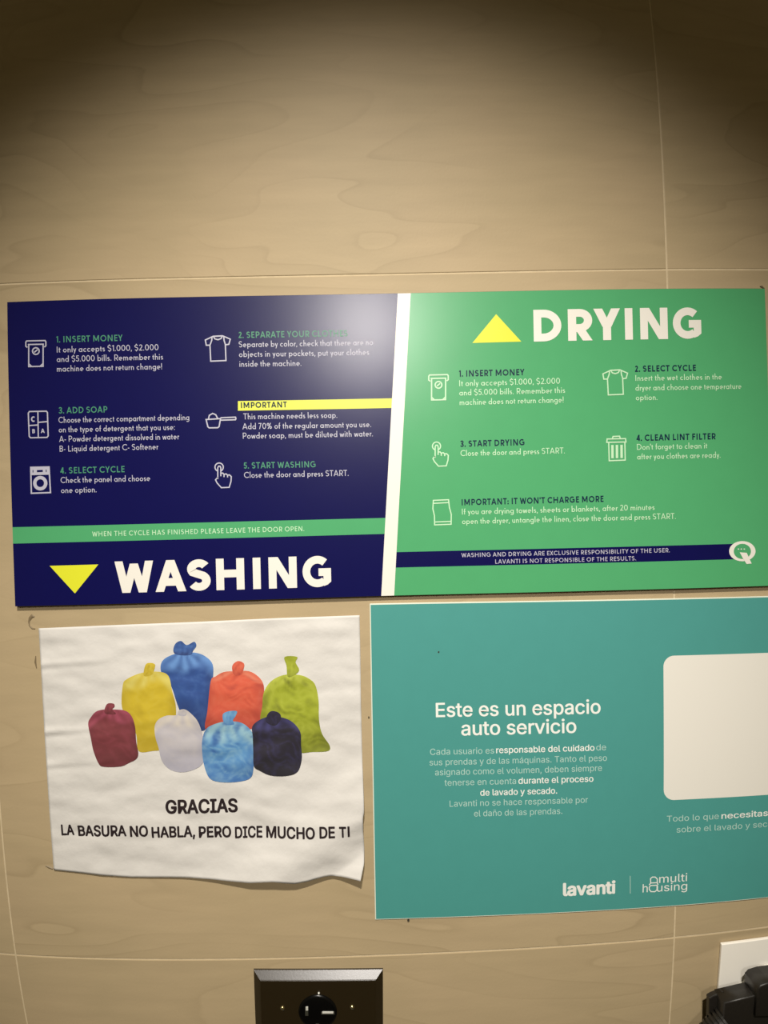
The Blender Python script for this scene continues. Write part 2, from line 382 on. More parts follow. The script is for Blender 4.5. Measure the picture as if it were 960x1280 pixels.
def layered(name, items, y, parent, material, surf=None, **props):
    """items: (layer, polygon in x,z); layers a few microns apart. surf(x,z) gives extra relief for paper"""
    vs_, fs = [], []
    for k, poly in items:
        a = sum(poly[i][0]*poly[(i+1) % len(poly)][1] - poly[(i+1) % len(poly)][0]*poly[i][1] for i in range(len(poly)))
        if a < 0: poly = poly[::-1]
        i0 = len(vs_)
        for x, z in poly:
            yy = y - k*4e-6
            if surf: yy -= surf(x, z)
            vs_.append((x, yy, z))
        fs.append(tuple(range(i0, len(vs_))))
    me = bpy.data.meshes.new(name); me.from_pydata(vs_, [], fs); me.update()
    return link_mesh(name, me, parent, material, **props)
def stroke_text(s, w, track=0.0):
    """laid out at cap height 1: list of (layer, polygon), total width"""
    x = 0; out = []; first = True
    for c in s:
        if c == ' ': x += .27+track; continue
        W, lb, rb, ps = glyph_polys(c, w)
        if not first: x += lb
        out += [(k, [(px+x, py) for px, py in q]) for k, q in ps]
        x += W + rb + track; first = False; last = rb + track
    return out, x - last

class Board:
    """a flat thing on the wall: local x to the right, z up, y = 0 on the wall, -y to the room"""
    def __init__(s, name, x, z, ang, **props):
        s.c = Vector((x, 0, z)); s.a = ang
        s.o = empty(name, s.c, ang, **props)
        s.front = 0.0
    def loc(s, px, py, depth=None):
        w = P(px, py, s.front if depth is None else depth) - s.c
        c, n = math.cos(s.a), math.sin(s.a)
        return (w.x*c - w.z*n, w.x*n + w.z*c)
    def text(s, name, txt, x0, y0, x1, y1, cap, w, material, lift=.00025, track=0.04, **props):
        a = s.loc(x0, y0); b = s.loc(x1, y1)
        zb = (a[1]+b[1])/2; ch = cap/F_PX*DIST
        g, W = stroke_text(txt, w, track)
        sx = (b[0]-a[0])/W
        return layered(name, [(k, [(a[0]+x*sx, zb+y*ch) for x, y in q]) for k, q in g], -s.front-lift, s.o, material, **props)
    def lines(s, name, strokes, wpx, material, lift=.00025, extra=(), **props):
        """icon strokes given as picture points; a trailing True closes the line"""
        w = wpx/F_PX*DIST; items = []
        for k, st in enumerate(strokes):
            closed = st[-1] is True; pts = st[:-1] if closed else st
            items += [(k % 12, q) for q in stroke_polys([s.loc(*p) for p in pts], w, closed)]
        for k, poly in enumerate(extra): items.append((13+k, [s.loc(*p) for p in poly]))
        return layered(name, items, -s.front-lift, s.o, material, **props)

SANS = None
try:      # Blender's own bundled sans face; the default face stands in where it is missing
    import os
    SANS = bpy.data.fonts.load(os.path.join(bpy.utils.resource_path('LOCAL'), 'datafiles', 'fonts', 'Inter.woff2'))
except Exception:
    SANS = None
def fill_loops(wire, maxlen=0):
    """letter outlines -> triangles; every outer outline is filled on its own with the holes it holds"""
    from mathutils.geometry import tessellate_polygon
    nxt = {}
    for e in wire.edges:
        a, b = e.vertices; nxt.setdefault(a, []).append(b); nxt.setdefault(b, []).append(a)
    seen = set(); loops = []
    for st in range(len(wire.vertices)):
        if st in seen or st not in nxt: continue
        lp_ = [st]; seen.add(st); cur = st
        while True:
            c = [n for n in sorted(nxt[cur], key=lambda n: abs(n-cur)) if n not in seen]
            if not c: break
            cur = c[0]; seen.add(cur); lp_.append(cur)
        if len(lp_) > 2: loops.append([wire.vertices[k].co.to_2d() for k in lp_])
    def area(l): return sum(l[k-1].x*l[k].y-l[k].x*l[k-1].y for k in range(len(l)))/2
    def inside(p, l):
        r = False
        for k in range(len(l)):
            a, b = l[k-1], l[k]
            if (a.y > p.y) != (b.y > p.y) and p.x < (b.x-a.x)*(p.y-a.y)/(b.y-a.y)+a.x: r = not r
        return r
    ar = [area(l) for l in loops]
    big_ = max(range(len(loops)), key=lambda k: abs(ar[k])); sg = 1 if ar[big_] > 0 else -1
    outs = [k for k in range(len(loops)) if ar[k]*sg > 0]; holes = [k for k in range(len(loops)) if ar[k]*sg <= 0]
    own_ = {k: [] for k in outs}
    for h_ in holes:
        c = [k for k in outs if inside(loops[h_][0], loops[k])]
        if c: own_[min(c, key=lambda k: abs(ar[k]))].append(h_)
    V, Fc = [], []
    for n_, k in enumerate(outs):
        polys = [loops[k]]+[loops[h_] for h_ in own_[k]]
        if maxlen:
            q = []
            for l in polys:
                o = []
                for t_ in range(len(l)):
                    a, b = l[t_], l[(t_+1) % len(l)]; m_ = max(1, int((b-a).length/maxlen))
                    o += [a.lerp(b, f_/m_) for f_ in range(m_)]
                q.append(o)
            polys = q
        flatv = [p for l in polys for p in l]; i0 = len(V)
        V += [(p.x, p.y, n_ % 2) for p in flatv]
        Fc += [tuple(i0+t for t in tri) for tri in tessellate_polygon([[p.to_3d() for p in l] for l in polys])]
    me = bpy.data.meshes.new('letters'); me.from_pydata(V, [], Fc); return me
def inter_text(name, txt, x0, x1, zb, ch, y, parent, material, bold=0.0, surf=None, widthfit=True):
    """built-in sans lettering turned into a flat mesh, fitted between x0 and x1, capital height ch"""
    cu = bpy.data.curves.new(name, 'FONT'); cu.body = txt; cu.size = 1; cu.resolution_u = 3; cu.fill_mode = 'NONE'
    if SANS: cu.font = SANS
    ob = bpy.data.objects.new('tmp', cu); COL.objects.link(ob)
    dg_ = bpy.context.evaluated_depsgraph_get(); wire = bpy.data.meshes.new_from_object(ob.evaluated_get(dg_))
    bpy.data.objects.remove(ob); bpy.data.curves.remove(cu)
    me = fill_loops(wire, .25 if surf else 0); bpy.data.meshes.remove(wire)
    xs = [v.co.x for v in me.vertices]; mn, mx_ = min(xs), max(xs)
    CAP = 0.727*INTER_SCALE
    sx = (x1-x0)/(mx_-mn); sy = ch/CAP
    reps = [(0, 0)]
    if bold > 0: reps = [(-bold, 0), (bold, 0), (0, bold*.8), (0, -bold*.8), (-bold*.7, -bold*.6), (bold*.7, bold*.6), (bold*.7, -bold*.6), (-bold*.7, bold*.6)]
    if bold > .025: reps += [(0, 0), (-bold*.5, 0), (bold*.5, 0)]
    vv, ff = [], []
    n0_ = len(me.vertices)
    for k, (ox, oz) in enumerate(reps):
        for v in me.vertices:
            X = x0+(v.co.x-mn+ox)*sx; Z = zb+(v.co.y+oz)*sy
            vv.append((X, y-k*3e-6-v.co.z*1.5e-6-(surf(X, Z) if surf else 0), Z))
        ff += [tuple(n0_*k+i for i in p.vertices) for p in me.polygons]
    bpy.data.meshes.remove(me); me = bpy.data.meshes.new(name); me.from_pydata(vv, [], ff)
    me.update()
    bm = bmesh.new(); bm.from_mesh(me)
    bmesh.ops.reverse_faces(bm, faces=[f for f in bm.faces if f.normal.y > 0]); bm.to_mesh(me); bm.free()
    me.name = name
    return link_mesh(name, me, parent, material)
# measure the built-in letters once: height of a capital H
cu = bpy.data.curves.new('t', 'FONT'); cu.body = 'H'; cu.font = SANS or cu.font; ob = bpy.data.objects.new('tmp', cu); COL.objects.link(ob)
_me = bpy.data.meshes.new_from_object(ob.evaluated_get(bpy.context.evaluated_depsgraph_get()))
INTER_SCALE = max(v.co.y for v in _me.vertices)/0.727
bpy.data.objects.remove(ob); bpy.data.curves.remove(cu); bpy.data.meshes.remove(_me)

# ------------------------------------------------------------------ the wall: 60 cm porcelain tiles on a grout bed
JX = [X_(-.686618), X_(.532606)]; JZ = [Z_(-.407595), Z_(.812679)]       # joints seen in the photograph
TW, THT = JX[1]-JX[0], JZ[0]-JZ[1]
xs = [JX[0]-TW*2, JX[0]-TW, JX[0], JX[1], JX[1]+TW, JX[1]+2*TW]
zs = [JZ[1]-THT*2 if JZ[1]-THT*2 > 0 else 0.0, JZ[1]-THT, JZ[1], JZ[0], JZ[0]+THT]
zs = sorted(set(z for z in zs if z >= 0)); CEIL = 2.42
if zs[0] > .02: zs = [0.0]+zs
zs = [z for z in zs if z < CEIL-.05]+[CEIL]
wall = from_bm('wall_back', bm_box(xs[0], xs[-1], .008, .12, 0, CEIL), None, M['grout'], kind='structure', label='beige tiled wall behind the signs')
grout = flat('grout', [[(xs[0], 0), (xs[-1], 0), (xs[-1], CEIL), (xs[0], CEIL)]], .0004, wall, M['grout'])
G2 = .00065
meshes = {}
for i in range(len(xs)-1):
    for j in range(len(zs)-1):
        w_, h_ = xs[i+1]-xs[i]-2*G2, zs[j+1]-zs[j]-2*G2
        key = (round(w_, 4), round(h_, 4))
        if key not in meshes:
            nb = bm_box(-w_/2, w_/2, 0, .0078, -h_/2, h_/2, .0005, 2)
            me = bpy.data.meshes.new('tile'); nb.to_mesh(me); nb.free(); me.materials.append(M['tile']); meshes[key] = me
        t = bpy.data.objects.new('tile', meshes[key]); COL.objects.link(t)
        t.location = ((xs[i]+xs[i+1])/2, random.uniform(-.0001, .0002), (zs[j]+zs[j+1])/2); t.parent = wall

# dried glue traces on the tiles
def smear(name, pts, wpx, label, cat='glue mark', depth=.0006):
    c = P(*pts[0]); o = []
    loc = [(P(*p).x-c.x, P(*p).z-c.z) for p in pts]
    ll = []; n = len(loc)
    bm = bmesh.new()
    rings = []
    for i, (x, z) in enumerate(loc):
        w = (wpx[i] if isinstance(wpx, (list, tuple)) else wpx)*.0007*.5
        a = loc[max(0, i-1)]; b = loc[min(n-1, i+1)]; d = Vector((b[0]-a[0], b[1]-a[1])).normalized(); nx, nz = -d.y, d.x
        rings.append([bm.verts.new((x+nx*w*s, -depth*(1-s*s) + .0002*0, z+nz*w*s)) for s in (-1, -.5, 0, .5, 1)])
    for a, b in zip(rings, rings[1:]):
        for k in range(4): bm.faces.new((a[k], a[k+1], b[k+1], b[k]))
    bmesh.ops.recalc_face_normals(bm, faces=bm.faces[:])
    ob = from_bm(name, bm, None, M['glue'], True, label=label, category=cat)
    ob.location = (c.x, -.0002, c.z)
    return ob
smear('glue_smear', [(43, 771), (40, 770), (37.5, 773), (36, 777), (36.5, 782), (40, 785.5), (44, 786)], [1.5, 5, 4, 2, 1.4, 1.8, .8], 'brown hooked glue mark on the tile above the paper notice corner')
smear('glue_smear', [(44.5, 820), (44, 828), (45.5, 835)], [1, 2.4, 1], 'short brown glue trace beside the upper left edge of the paper notice')
smear('glue_smear', [(57, 1082), (61, 1084), (66, 1086)], [1, 3, 2], 'small brown glue trace at the bottom left corner of the paper notice')
smear('glue_smear', [(950, 357.8), (952.5, 358), (955.5, 360.5)], [1, 3, 1.4], 'tiny dark crumb on the top right corner edge of the green and blue sign')

# ------------------------------------------------------------------ sign 1: WASHING / DRYING
A1 = .0018158
def fit2world(u, v, ang):
    c, s = math.cos(ang), math.sin(ang)
    return u*c - v*s, u*s + v*c
u0, u1, v0, v1 = -.6382205, .7129801, -.3743538, .1622975
FR1 = .0046
k1 = (DIST-FR1)
# board edges were fitted on the wall plane; its front stands FR1 nearer, so its true size is a little smaller
uc, vc = fit2world((u0+u1)/2, (v0+v1)/2, A1)
b1 = Board('instruction_sign', uc*k1, CAM_Z-vc*k1, A1,
    label='wide washing and drying instruction sign, half navy blue and half green, above the paper notice', category='sign')
b1.front = FR1
W1, H1 = (u1-u0)*k1/2, (v1-v0)*k1/2
from_bm('backing_panel', bm_box(-W1, W1, -FR1, -.0002, -H1, H1, .0002, 1), b1.o, M['board_edge'])
def cl1(p):   # keep print inside the board
    return (max(-W1+.0002, min(W1-.0002, p[0])), max(-H1+.0002, min(H1-.0002, p[1])))
F = FR1
aTL, aBL = b1.loc(497.2, 367), b1.loc(476.6, 744.5)
bTL, bBL = b1.loc(513.4, 367), b1.loc(492.8, 743.8)
def on(p, q, z): t_ = (z-p[1])/(q[1]-p[1]); return p[0]+t_*(q[0]-p[0])
T_, B_ = H1-.0002, -H1+.0002
xA_t, xA_b, xB_t, xB_b = on(aTL, aBL, T_), on(aTL, aBL, B_), on(bTL, bBL, T_), on(bTL, bBL, B_)
Lx, Rx_ = -W1+.0002, W1-.0002
flat('blue_field', [[(Lx, B_), (xA_b, B_), (xA_t, T_), (Lx, T_)]], -F-.00005, b1.o, M['blue'])
flat('green_field', [[(xB_b, B_), (Rx_, B_), (Rx_, T_), (xB_t, T_)]], -F-.00005, b1.o, M['green'])
flat('dividing_stripe', [[(xA_b, B_), (xB_b, B_), (xB_t, T_), (xA_t, T_)]], -F-.00005, b1.o, M['white'])
g0 = (b1.loc(120, 657.6)[1]+b1.loc(480, 646.4)[1])/2; g1 = (b1.loc(120, 678)[1]+b1.loc(480, 666.6)[1])/2
flat('green_band', [[(Lx, g1), (on(aTL, aBL, g1), g1), (on(aTL, aBL, g0), g0), (Lx, g0)]], -F-.00012, b1.o, M['green'])
y0 = (b1.loc(300, 501.5)[1]+b1.loc(488, 497.8)[1])/2; y1 = (b1.loc(300, 513.2)[1]+b1.loc(488, 510)[1])/2
flat('yellow_band', [[(b1.loc(297.6, 513)[0], y1), (on(aTL, aBL, y1), y1), (on(aTL, aBL, y0), y0), (b1.loc(297.6, 501)[0], y0)]], -F-.00012, b1.o, M['yband'])
n0 = (b1.loc(500, 691)[1]+b1.loc(912, 679.3)[1])/2; n1 = (b1.loc(500, 710.3)[1]+b1.loc(912, 698.6)[1])/2
flat('navy_band', [[(on(bTL, bBL, n1), n1), (b1.loc(922, 690)[0], n1), (b1.loc(922, 690)[0], n0), (on(bTL, bBL, n0), n0)]], -F-.00012, b1.o, M['blue'])
flat('arrow', [[b1.loc(62, 707.3), b1.loc(93.7, 741.8), b1.loc(123.2, 705.5)]], -F-.00012, b1.o, M['yellow'], label='yellow triangle pointing down')
flat('arrow', [[b1.loc(590.3, 429), b1.loc(651.4, 427.3), b1.loc(620, 393)]], -F-.00012, b1.o, M['yellow'], label='yellow triangle pointing up')
def big(word, spans, base, cap, w):
    items = []
    for c, (xa, xb) in zip(word, spans):
        ya = base(xa); yb = base(xb)
        A_, B2 = b1.loc(xa, ya), b1.loc(xb, yb)
        ch = cap/F_PX*DIST; zb = base_z
        W, lb, rb, ps = glyph_polys(c, w); sx = (B2[0]-A_[0])/W
        lo = min(x for _, q in ps for x, _y in q); hi = max(x for _, q in ps for x, _y in q); sx = (B2[0]-A_[0])/(hi-lo)
        items.append(layered('title_letter', [(k, [(A_[0]+(x-lo)*sx, zb+y*ch) for x, y in q]) for k, q in ps], -F-.0002, b1.o, M['white']))
    return items
base_z = (b1.loc(150, 742.2)[1]+b1.loc(410, 732.6)[1])/2
big('WASHING', [(144.6, 192.8), (195, 233.5), (235, 264), (271, 306), (316.7, 326.3), (336.3, 371.3), (378.5, 414)], lambda x: 742.4-(x-145)*10/270, 38.6, .245)
base_z = (b1.loc(670, 427.2)[1]+b1.loc(875, 423.3)[1])/2
big('DRYING', [(667, 701.7), (710, 740.5), (742, 775.5), (781.3, 791), (800.5, 835), (841.5, 877)], lambda x: 427.3-(x-667)*4/210, 38.8, .245)
HW, BW = .14, .12
def head(num, txt, x0, y0, x1, y1, material, cap=7.6):
    b1.text('heading_lettering', (num+' '+txt).strip(), x0, y0, x1, y1, cap, HW+(.045 if material is M['ntext'] else .02), material, track=.06)
for a in [('1.', 'INSERT MONEY', 70.4, 428, 153.6, 426.4), ('2.', 'SEPARATE YOUR CLOTHES', 298.6, 423, 434.5, 420.7), ('3.', 'ADD SOAP', 73.7, 517.1, 134.6, 515.5),
          ('4.', 'SELECT CYCLE', 75.6, 592.1, 156.3, 590.3), ('5.', 'START WASHING', 305, 586.1, 394.3, 583.7)]:
    head(*a, M['gtext'])
for a in [('1.', 'INSERT MONEY', 573.9, 470.9, 655.4, 469.2), ('3.', 'START DRYING', 575.7, 558.4, 655.4, 556.5), ('2.', 'SELECT CYCLE', 793.5, 465, 870, 463.4),
          ('4.', 'CLEAN LINT FILTER', 795.3, 551.4, 894.5, 548.9), ('', "IMPORTANT: IT WON'T CHARGE MORE", 577.5, 632, 754, 626.8)]:
    head(*a, M['ntext'])
b1.text('heading_lettering', 'IMPORTANT', 301.5, 510.4, 358.7, 509, 7, HW+.05, M['ntext'], track=.06)
for a in [('It only accepts $1.000, $2.000', 71, 440.7, 198.5, 437.9), ('and $5.000 bills. Remember this', 71, 452.6, 204.2, 449.6), ('machine does not return change!', 71.2, 464.8, 202.9, 461.6),
          ('Choose the correct compartment depending', 73.4, 529, 237, 525), ('on the type of detergent that you use:', 73.7, 540.9, 218.9, 537.2), ('A- Powder detergent dissolved in water', 74.2, 552.8, 224.5, 548.9), ('B- Liquid detergent C- Softener', 74.8, 565, 198.5, 561.6),
          ('Check the panel and choose', 76.1, 604.2, 188.2, 600.9), ('one option.', 76.6, 616.5, 121, 615.2),
          ('Separate by color, check that there are no', 298.9, 434.7, 466.3, 431.4), ('objects in your pockets, put your clothes', 299.2, 446.9, 461.4, 443.6), ('inside the machine.', 299.8, 459, 376.8, 457.4),
          ('This machine needs less soap.', 304.5, 524.5, 421.4, 522), ('Add 70% of the regular amount you use.', 303.3, 536.8, 463.7, 533.5), ('Powder soap, must be diluted with water.', 303.9, 548.6, 466, 545),
          ('Close the door and press START.', 305.3, 597.4, 435.4, 594.6)]:
    b1.text('body_lettering', *a, 7.3, BW, M['pale'])
for a in [('It only accepts $1.000, $2.000', 574.1, 482.8, 699.6, 480), ('and $5.000 bills. Remember this', 574.1, 494.5, 705.9, 491.4), ('machine does not return change!', 574.6, 506.5, 704, 503.3),
          ('Close the door and press START.', 575.9, 570, 705.6, 566.9), ('Insert the wet clothes in the', 794, 476.5, 902.3, 474.2), ('dryer and choose one temperature', 794, 488.7, 926.8, 486), ('option.', 794.5, 500.7, 821.3, 500),
          ("Don't forget to clean it", 795.8, 562.6, 884, 560.4), ('after you clothes are ready.', 796, 574.6, 900.5, 572),
          ('If you are drying towels, sheets or blankets, after 20 minutes', 577.8, 643.4, 817.8, 637.2), ('open the dryer, untangle the linen, close the door and press START.', 578, 655.8, 844.3, 648.1)]:
    b1.text('body_lettering', *a, 7.3, BW, M['mint'])
b1.text('band_lettering', 'WHEN THE CYCLE HAS FINISHED PLEASE LEAVE THE DOOR OPEN.', 115.7, 671, 380, 663.4, 6, HW, M['mint'], track=.1)
b1.text('band_lettering', 'WASHING AND DRYING ARE EXCLUSIVE RESPONSIBILITY OF THE USER.', 577, 697, 836.8, 689.9, 5.2, HW, M['pale'], track=.08)
b1.text('band_lettering', 'LAVANTI IS NOT RESPONSIBLE OF THE RESULTS.', 619.2, 704.9, 794.5, 700, 5.2, HW, M['pale'], track=.08)
# icons
def banknote(x, y, s, material):
    q = lambda a, b_: (x+a*s, y+b_*s - (a-13)*.02)
    b1.lines('icon', [[q(3, 9), q(.9, 7.5), q(.9, 2.4), q(2, .9), q(25, .9), q(26, 2.4), q(26, 7.5), q(24, 9)],
        [q(3.5, 5.4), q(23.5, 5.4)], [q(4.6, 5), q(4.6, 33), q(22.6, 33), q(22.6, 5)],
        arc(*q(13.5, 13.8), 4.2, 4.2, 0, 360, 16)[:-1]+[True], [q(11.4, 15.4), q(15.6, 12)], [q(4.6, 29.5), q(8.4, 33)], [q(22.6, 29.5), q(18.8, 33)]], 1.55, material, label='outline icon of a banknote slot')
banknote(31.2, 425, 1.0, M['pale']); banknote(535, 467.8, .97, M['mint'])
def shirt(x, y, s, material):
    q = lambda a, b_: (x+a*s, y+b_*s - (a-17)*.02)
    b1.lines('icon', [[q(11, 1), q(1.2, 5.4), q(2.4, 12), q(7, 12), q(8, 32), q(27, 31.6), q(26.2, 12), q(30.6, 11.4), q(32.4, 5), q(22.6, .6), True],
        [q(9.6, 1.6), q(9.2, 6), q(7, 12)], [q(24.2, 1.4), q(24.6, 6.4), q(26.4, 12)], [q(11.4, 1.4), q(13, 4.2), q(17, 5.4), q(20.8, 4), q(22.4, 1)], [q(11, 1.2), q(22.4, .8)]], 1.5, material, label='outline icon of a T-shirt')
shirt(255.8, 419.6, 1.0, M['pale']); shirt(752, 462, .99, M['mint'])
def hand(x, y, s, material):
    q = lambda a, b_: (x+a*s, y+b_*s)
    b1.lines('icon', [arc(*q(5.7, 6.0), 5.4*s, 5.4*s, 130, -180-50+0, 18) if False else arc(*q(5.9, 6.2), 5.2*s, 5.2*s, 68, -248, 18),
        [q(4.2, 21), q(4.2, 7), q(5.2, 5), q(7, 5), q(8, 7), q(8, 13.8), q(10.4, 13.6), q(12, 15.2), q(14.6, 14.6), q(16.4, 16.2), q(18.6, 15.8), q(21, 18), q(20.6, 24), q(18.4, 31.4), q(8.6, 31.8), q(3.4, 26), q(1.4, 22), q(4.2, 19)],
        [q(8, 13.8), q(8, 17.5)], [q(12, 15.2), q(12, 18.6)], [q(16.4, 16.2), q(16.4, 19)]], 1.4, material, label='outline icon of a hand pressing a button')
hand(268.3, 577.8, 1.0, M['pale']); hand(540, 551.4, .98, M['mint'])
q = lambda a, b_: (34.7+a, 513.2+b_-(a-12)*.02)
b1.lines('icon', [[q(2, 1), q(23.2, 1), q(24.6, 2.6), q(25.6, 32), q(24, 33.8), q(3.4, 33.8), q(1.8, 32), q(.6, 3), True], [q(12.6, 1), q(13.2, 33.6)], [q(1.4, 18.6), q(13, 18)], [q(13, 14.8), q(25, 14)],
    arc(*q(7, 10.6), 2.2, 2.8, 50, 310, 8)], 1.5, M['pale'], label='outline icon of a soap drawer')
b1.text('icon_lettering', 'B', 40.4, 541.6, 43.8, 541.6, 5.2, .2, M['pale']); b1.text('icon_lettering', 'A', 51, 541.3, 56, 541.2, 5.2, .2, M['pale'])
q = lambda a, b_: (36.8+a, 583+b_-(a-12)*.02)
b1.lines('icon', [[q(1.6, 1), q(24.6, 1), q(26.4, 33), q(2.4, 33.4), True]], 1.7, M['pale'], extra=[
    [q(1, 1), q(25, 1), q(25.6, 10.6), q(1.4, 10.8)]], label='outline icon of a washing machine')
o_ = layered('icon_drum', [(0, p_) for p_ in stroke_polys([b1.loc(*p) for p in arc(*q(13.6, 21), 6.9, 7.0, 0, 360, 28)[:-1]], 4.1/F_PX*DIST, True)], -F-.0003, b1.o, M['pale'])
flat('icon_panel', [[b1.loc(*p) for p in (q(9.4, 4.6), q(16.8, 4.4), q(16.9, 7), q(9.5, 7.2))], [b1.loc(*p) for p in (q(4, 4.4), q(5, 4.4), q(5, 7.4), q(4, 7.4))], [b1.loc(*p) for p in (q(20.6, 4.2), q(21.6, 4.2), q(21.7, 7.2), q(20.7, 7.2))]], -F-.0004, b1.o, M['blue'])
b1.lines('icon', [[(258, 524.6), (276, 523.4), (274.2, 533.4), (272.4, 534.8), (261.8, 535), (260.2, 533.6), True], arc(266.6, 523.6, 5.6, 6.6, 10, 0, 2)[:0]+[(261, 524.2), (262, 519.4), (266.2, 517), (270, 518.6), (272.4, 523.2)],
    [(276, 522.4), (294.6, 521.6), (295.2, 523.2), (294.6, 524.8), (275.6, 525.4)]], 1.5, M['pale'], label='outline icon of a measuring scoop')
q = lambda a, b_: (757+a, 544.3+b_-(a-12)*.02)
b1.lines('icon', [[q(1.4, 4.4), q(24.4, 4.4), q(25, 8.6), q(1, 8.6), True], [q(8, 4), q(8.8, 1.4), q(17, 1.2), q(17.8, 4)], [q(3.4, 9), q(4, 31.6), q(24, 31.2), q(23.6, 9)]], 1.5, M['mint'],
    extra=[[q(a-1.5, 12), q(a+1.5, 12), q(a+1.6, 28.6), q(a-1.4, 28.6)] for a in (8, 13.6, 19.4)], label='outline icon of a bin')
b1.lines('icon', [[(542, 625.4), (561, 624.6), (562, 634), (564.4, 643), (564.2, 655.4), (543.6, 656.2), (543.4, 645), (541.4, 636), True], [(541.8, 629.2), (561.2, 628.2)], [(543.6, 652.6), (564.2, 651.8)]], 1.4, M['mint'], label='outline icon of a folded towel')
# round letter badge at the end of the navy band
def ell(cx, cyy, rx, ry, n=36): return arc(cx, cyy, rx, ry, 0, 360, n)[:-1]
flat('badge', [[b1.loc(*p) for p in ell(928, 689, 16.6, 12.6)]], -F-.00018, b1.o, M['white'], label='white round letter badge')
flat('badge_center', [[b1.loc(*p) for p in ell(928, 689.2, 10.8, 9.5)]], -F-.00024, b1.o, M['green'])
flat('badge_tail', [[b1.loc(*p) for p in ((924.6, 690.4), (933.4, 691), (939.6, 704.4), (933.2, 705), (928.4, 697.4))]], -F-.0003, b1.o, M['white'])
flat('badge_dot', [[b1.loc(*p) for p in ell(x, 686.3, 1.0, .7, 8)] for x in (923, 926.6, 930.4)], -F-.0003, b1.o, M['white'])

# ------------------------------------------------------------------ sign 2: teal self-service board
A2 = .0091884; FR2 = .0012
u0, u1, v0, v1 = -.0119989, .93, .1754586, .7447026
k2_ = DIST-FR2
uc, vc = fit2world((u0+u1)/2, (v0+v1)/2, A2)
b2 = Board('self_service_sign', uc*k2_, CAM_Z-vc*k2_, A2,
    label='teal self-service board with white Spanish text, right of the paper notice', category='sign')
b2.front = FR2
W2, H2 = (u1-u0)*k2_/2, (v1-v0)*k2_/2
from_bm('backing_panel', bm_box(-W2, W2, -FR2, -.0002, -H2, H2, .0003, 1), b2.o, M['pvc'])
flat('teal_field', [[(-W2+.0009, -H2+.0008), (W2-.0009, -H2+.0008), (W2-.0009, H2-.0010), (-W2+.0009, H2-.0010)]], -FR2-.00006, b2.o, M['teal'])
def t2(name, txt, x0, y0_, x1, y1_, cap, bold, material):
    a = b2.loc(x0, y0_); b = b2.loc(x1, y1_)
    return inter_text(name, txt, a[0], b[0], (a[1]+b[1])/2, cap/F_PX*DIST, -FR2-.0002, b2.o, material, bold)
TW_, TT = M['twhite'], M['tthin']
t2('title_lettering', 'Este es un espacio', 545.2, 896.3, 750.2, 891, 17.2, .012, TW_)
t2('title_lettering', 'auto servicio', 576.9, 919, 719.9, 915.3, 17.2, .012, TW_)
def row(parts, y0_, x0_, y1_, x1_):
    yy = lambda x: y0_+(y1_-y0_)*(x-x0_)/(x1_-x0_)
    for txt, xa, xb, bold in parts:
        t2('body_lettering', txt, xa, yy(xa), xb, yy(xb), 7.7, .010 if bold else -.004, TW_ if bold else TT)
row([('Cada usuario es', 537.6, 617.5, 0), ('responsable del cuidado', 620.2, 742.9, 1), ('de', 745.2, 757.5, 0)], 943.4, 537, 937.6, 758)
row([('sus prendas y de las máquinas. Tanto el peso', 536.8, 758.6, 0)], 956.7, 537, 950.7, 758)
row([('asignado como el volumen, deben siempre', 543.8, 752.4, 0)], 969, 544, 963.5, 752)
row([('tenerse en cuenta', 555.5, 645, 0), ('durante el proceso', 648, 741.6, 1)], 982, 555, 977, 742)
row([('de lavado y secado.', 600.4, 696.3, 1)], 994.4, 600, 991.8, 696)
row([('Lavanti no se hace responsable por', 562, 735, 0)], 1008.4, 562, 1003.2, 735)
row([('el daño de las prendas.', 592.6, 702.8, 0)], 1020.6, 593, 1017.2, 703)
row([('Todo lo que', 833.6, 898.6, 0), ('necesitas', 902, 959.5, 1)], 1027.6, 834, 1019.8, 960)
row([('sobre el lavado y secado', 845.8, 978, 0)], 1040.6, 846, 1032, 978)
t2('logo_lettering', 'lavanti', 704.8, 1119.6, 768.3, 1116.6, 15.8, .034, TW_)
b2.lines('divider_line', [[(787.8, 1095), (787.9, 1117)]], .8, M['tthin'])
t2('logo_lettering', 'multi', 824.0, 1103.6, 858.8, 1101.6, 10.6, -.002, TW_)
t2('logo_lettering', 'h', 803.3, 1115.6, 809.6, 1115.4, 11, .0, TW_)
t2('logo_lettering', 'using', 821, 1114.6, 858.8, 1112.2, 10.6, -.002, TW_)
b2.lines('logo_emblem', [[(813.2, 1098.4), (815.6, 1096.4), (819, 1096.4), (821.6, 1098.8), (821.6, 1103.4), (813.4, 1103.8), True], [(813.4, 1107), (821.4, 1106.6), (821.2, 1112.4), (818.6, 1114.6), (813.8, 1114.6), (811.6, 1112), (811.6, 1108.8), True],
    [(813.4, 1103.8), (811.4, 1106.4)], [(821.6, 1103.4), (822.6, 1106)]], 1.3, TW_)
# blank white rounded card (its square code is left out)
cx0, cz0 = b2.loc(829.8, 910); _, czt = b2.loc(880, 818.6); _, czb = b2.loc(880, 998.4)
cxr = cx0+(czt-czb)*1.0; R_ = .0095
card = []
for (cxx, czz, a0) in ((cxr-R_, czt-R_, 0), (cx0+R_, czt-R_, 90), (cx0+R_, czb+R_, 180), (cxr-R_, czb+R_, 270)): card += arc(cxx, czz, R_, R_, a0, a0+90, 8)
flat('blank_card_area', [card], -FR2-.00012, b2.o, M['white'], label='plain white rounded square')
for (x, y, r) in ((548.3, 815, 1.1), (461, 896, .9), (510.5, 1150.6, 1.5)):
    flat('speck', [[b2.loc(*p) for p in ell(x, y, r, r*1.2, 8)]], -FR2-.00018, b2.o, M['dirt'])

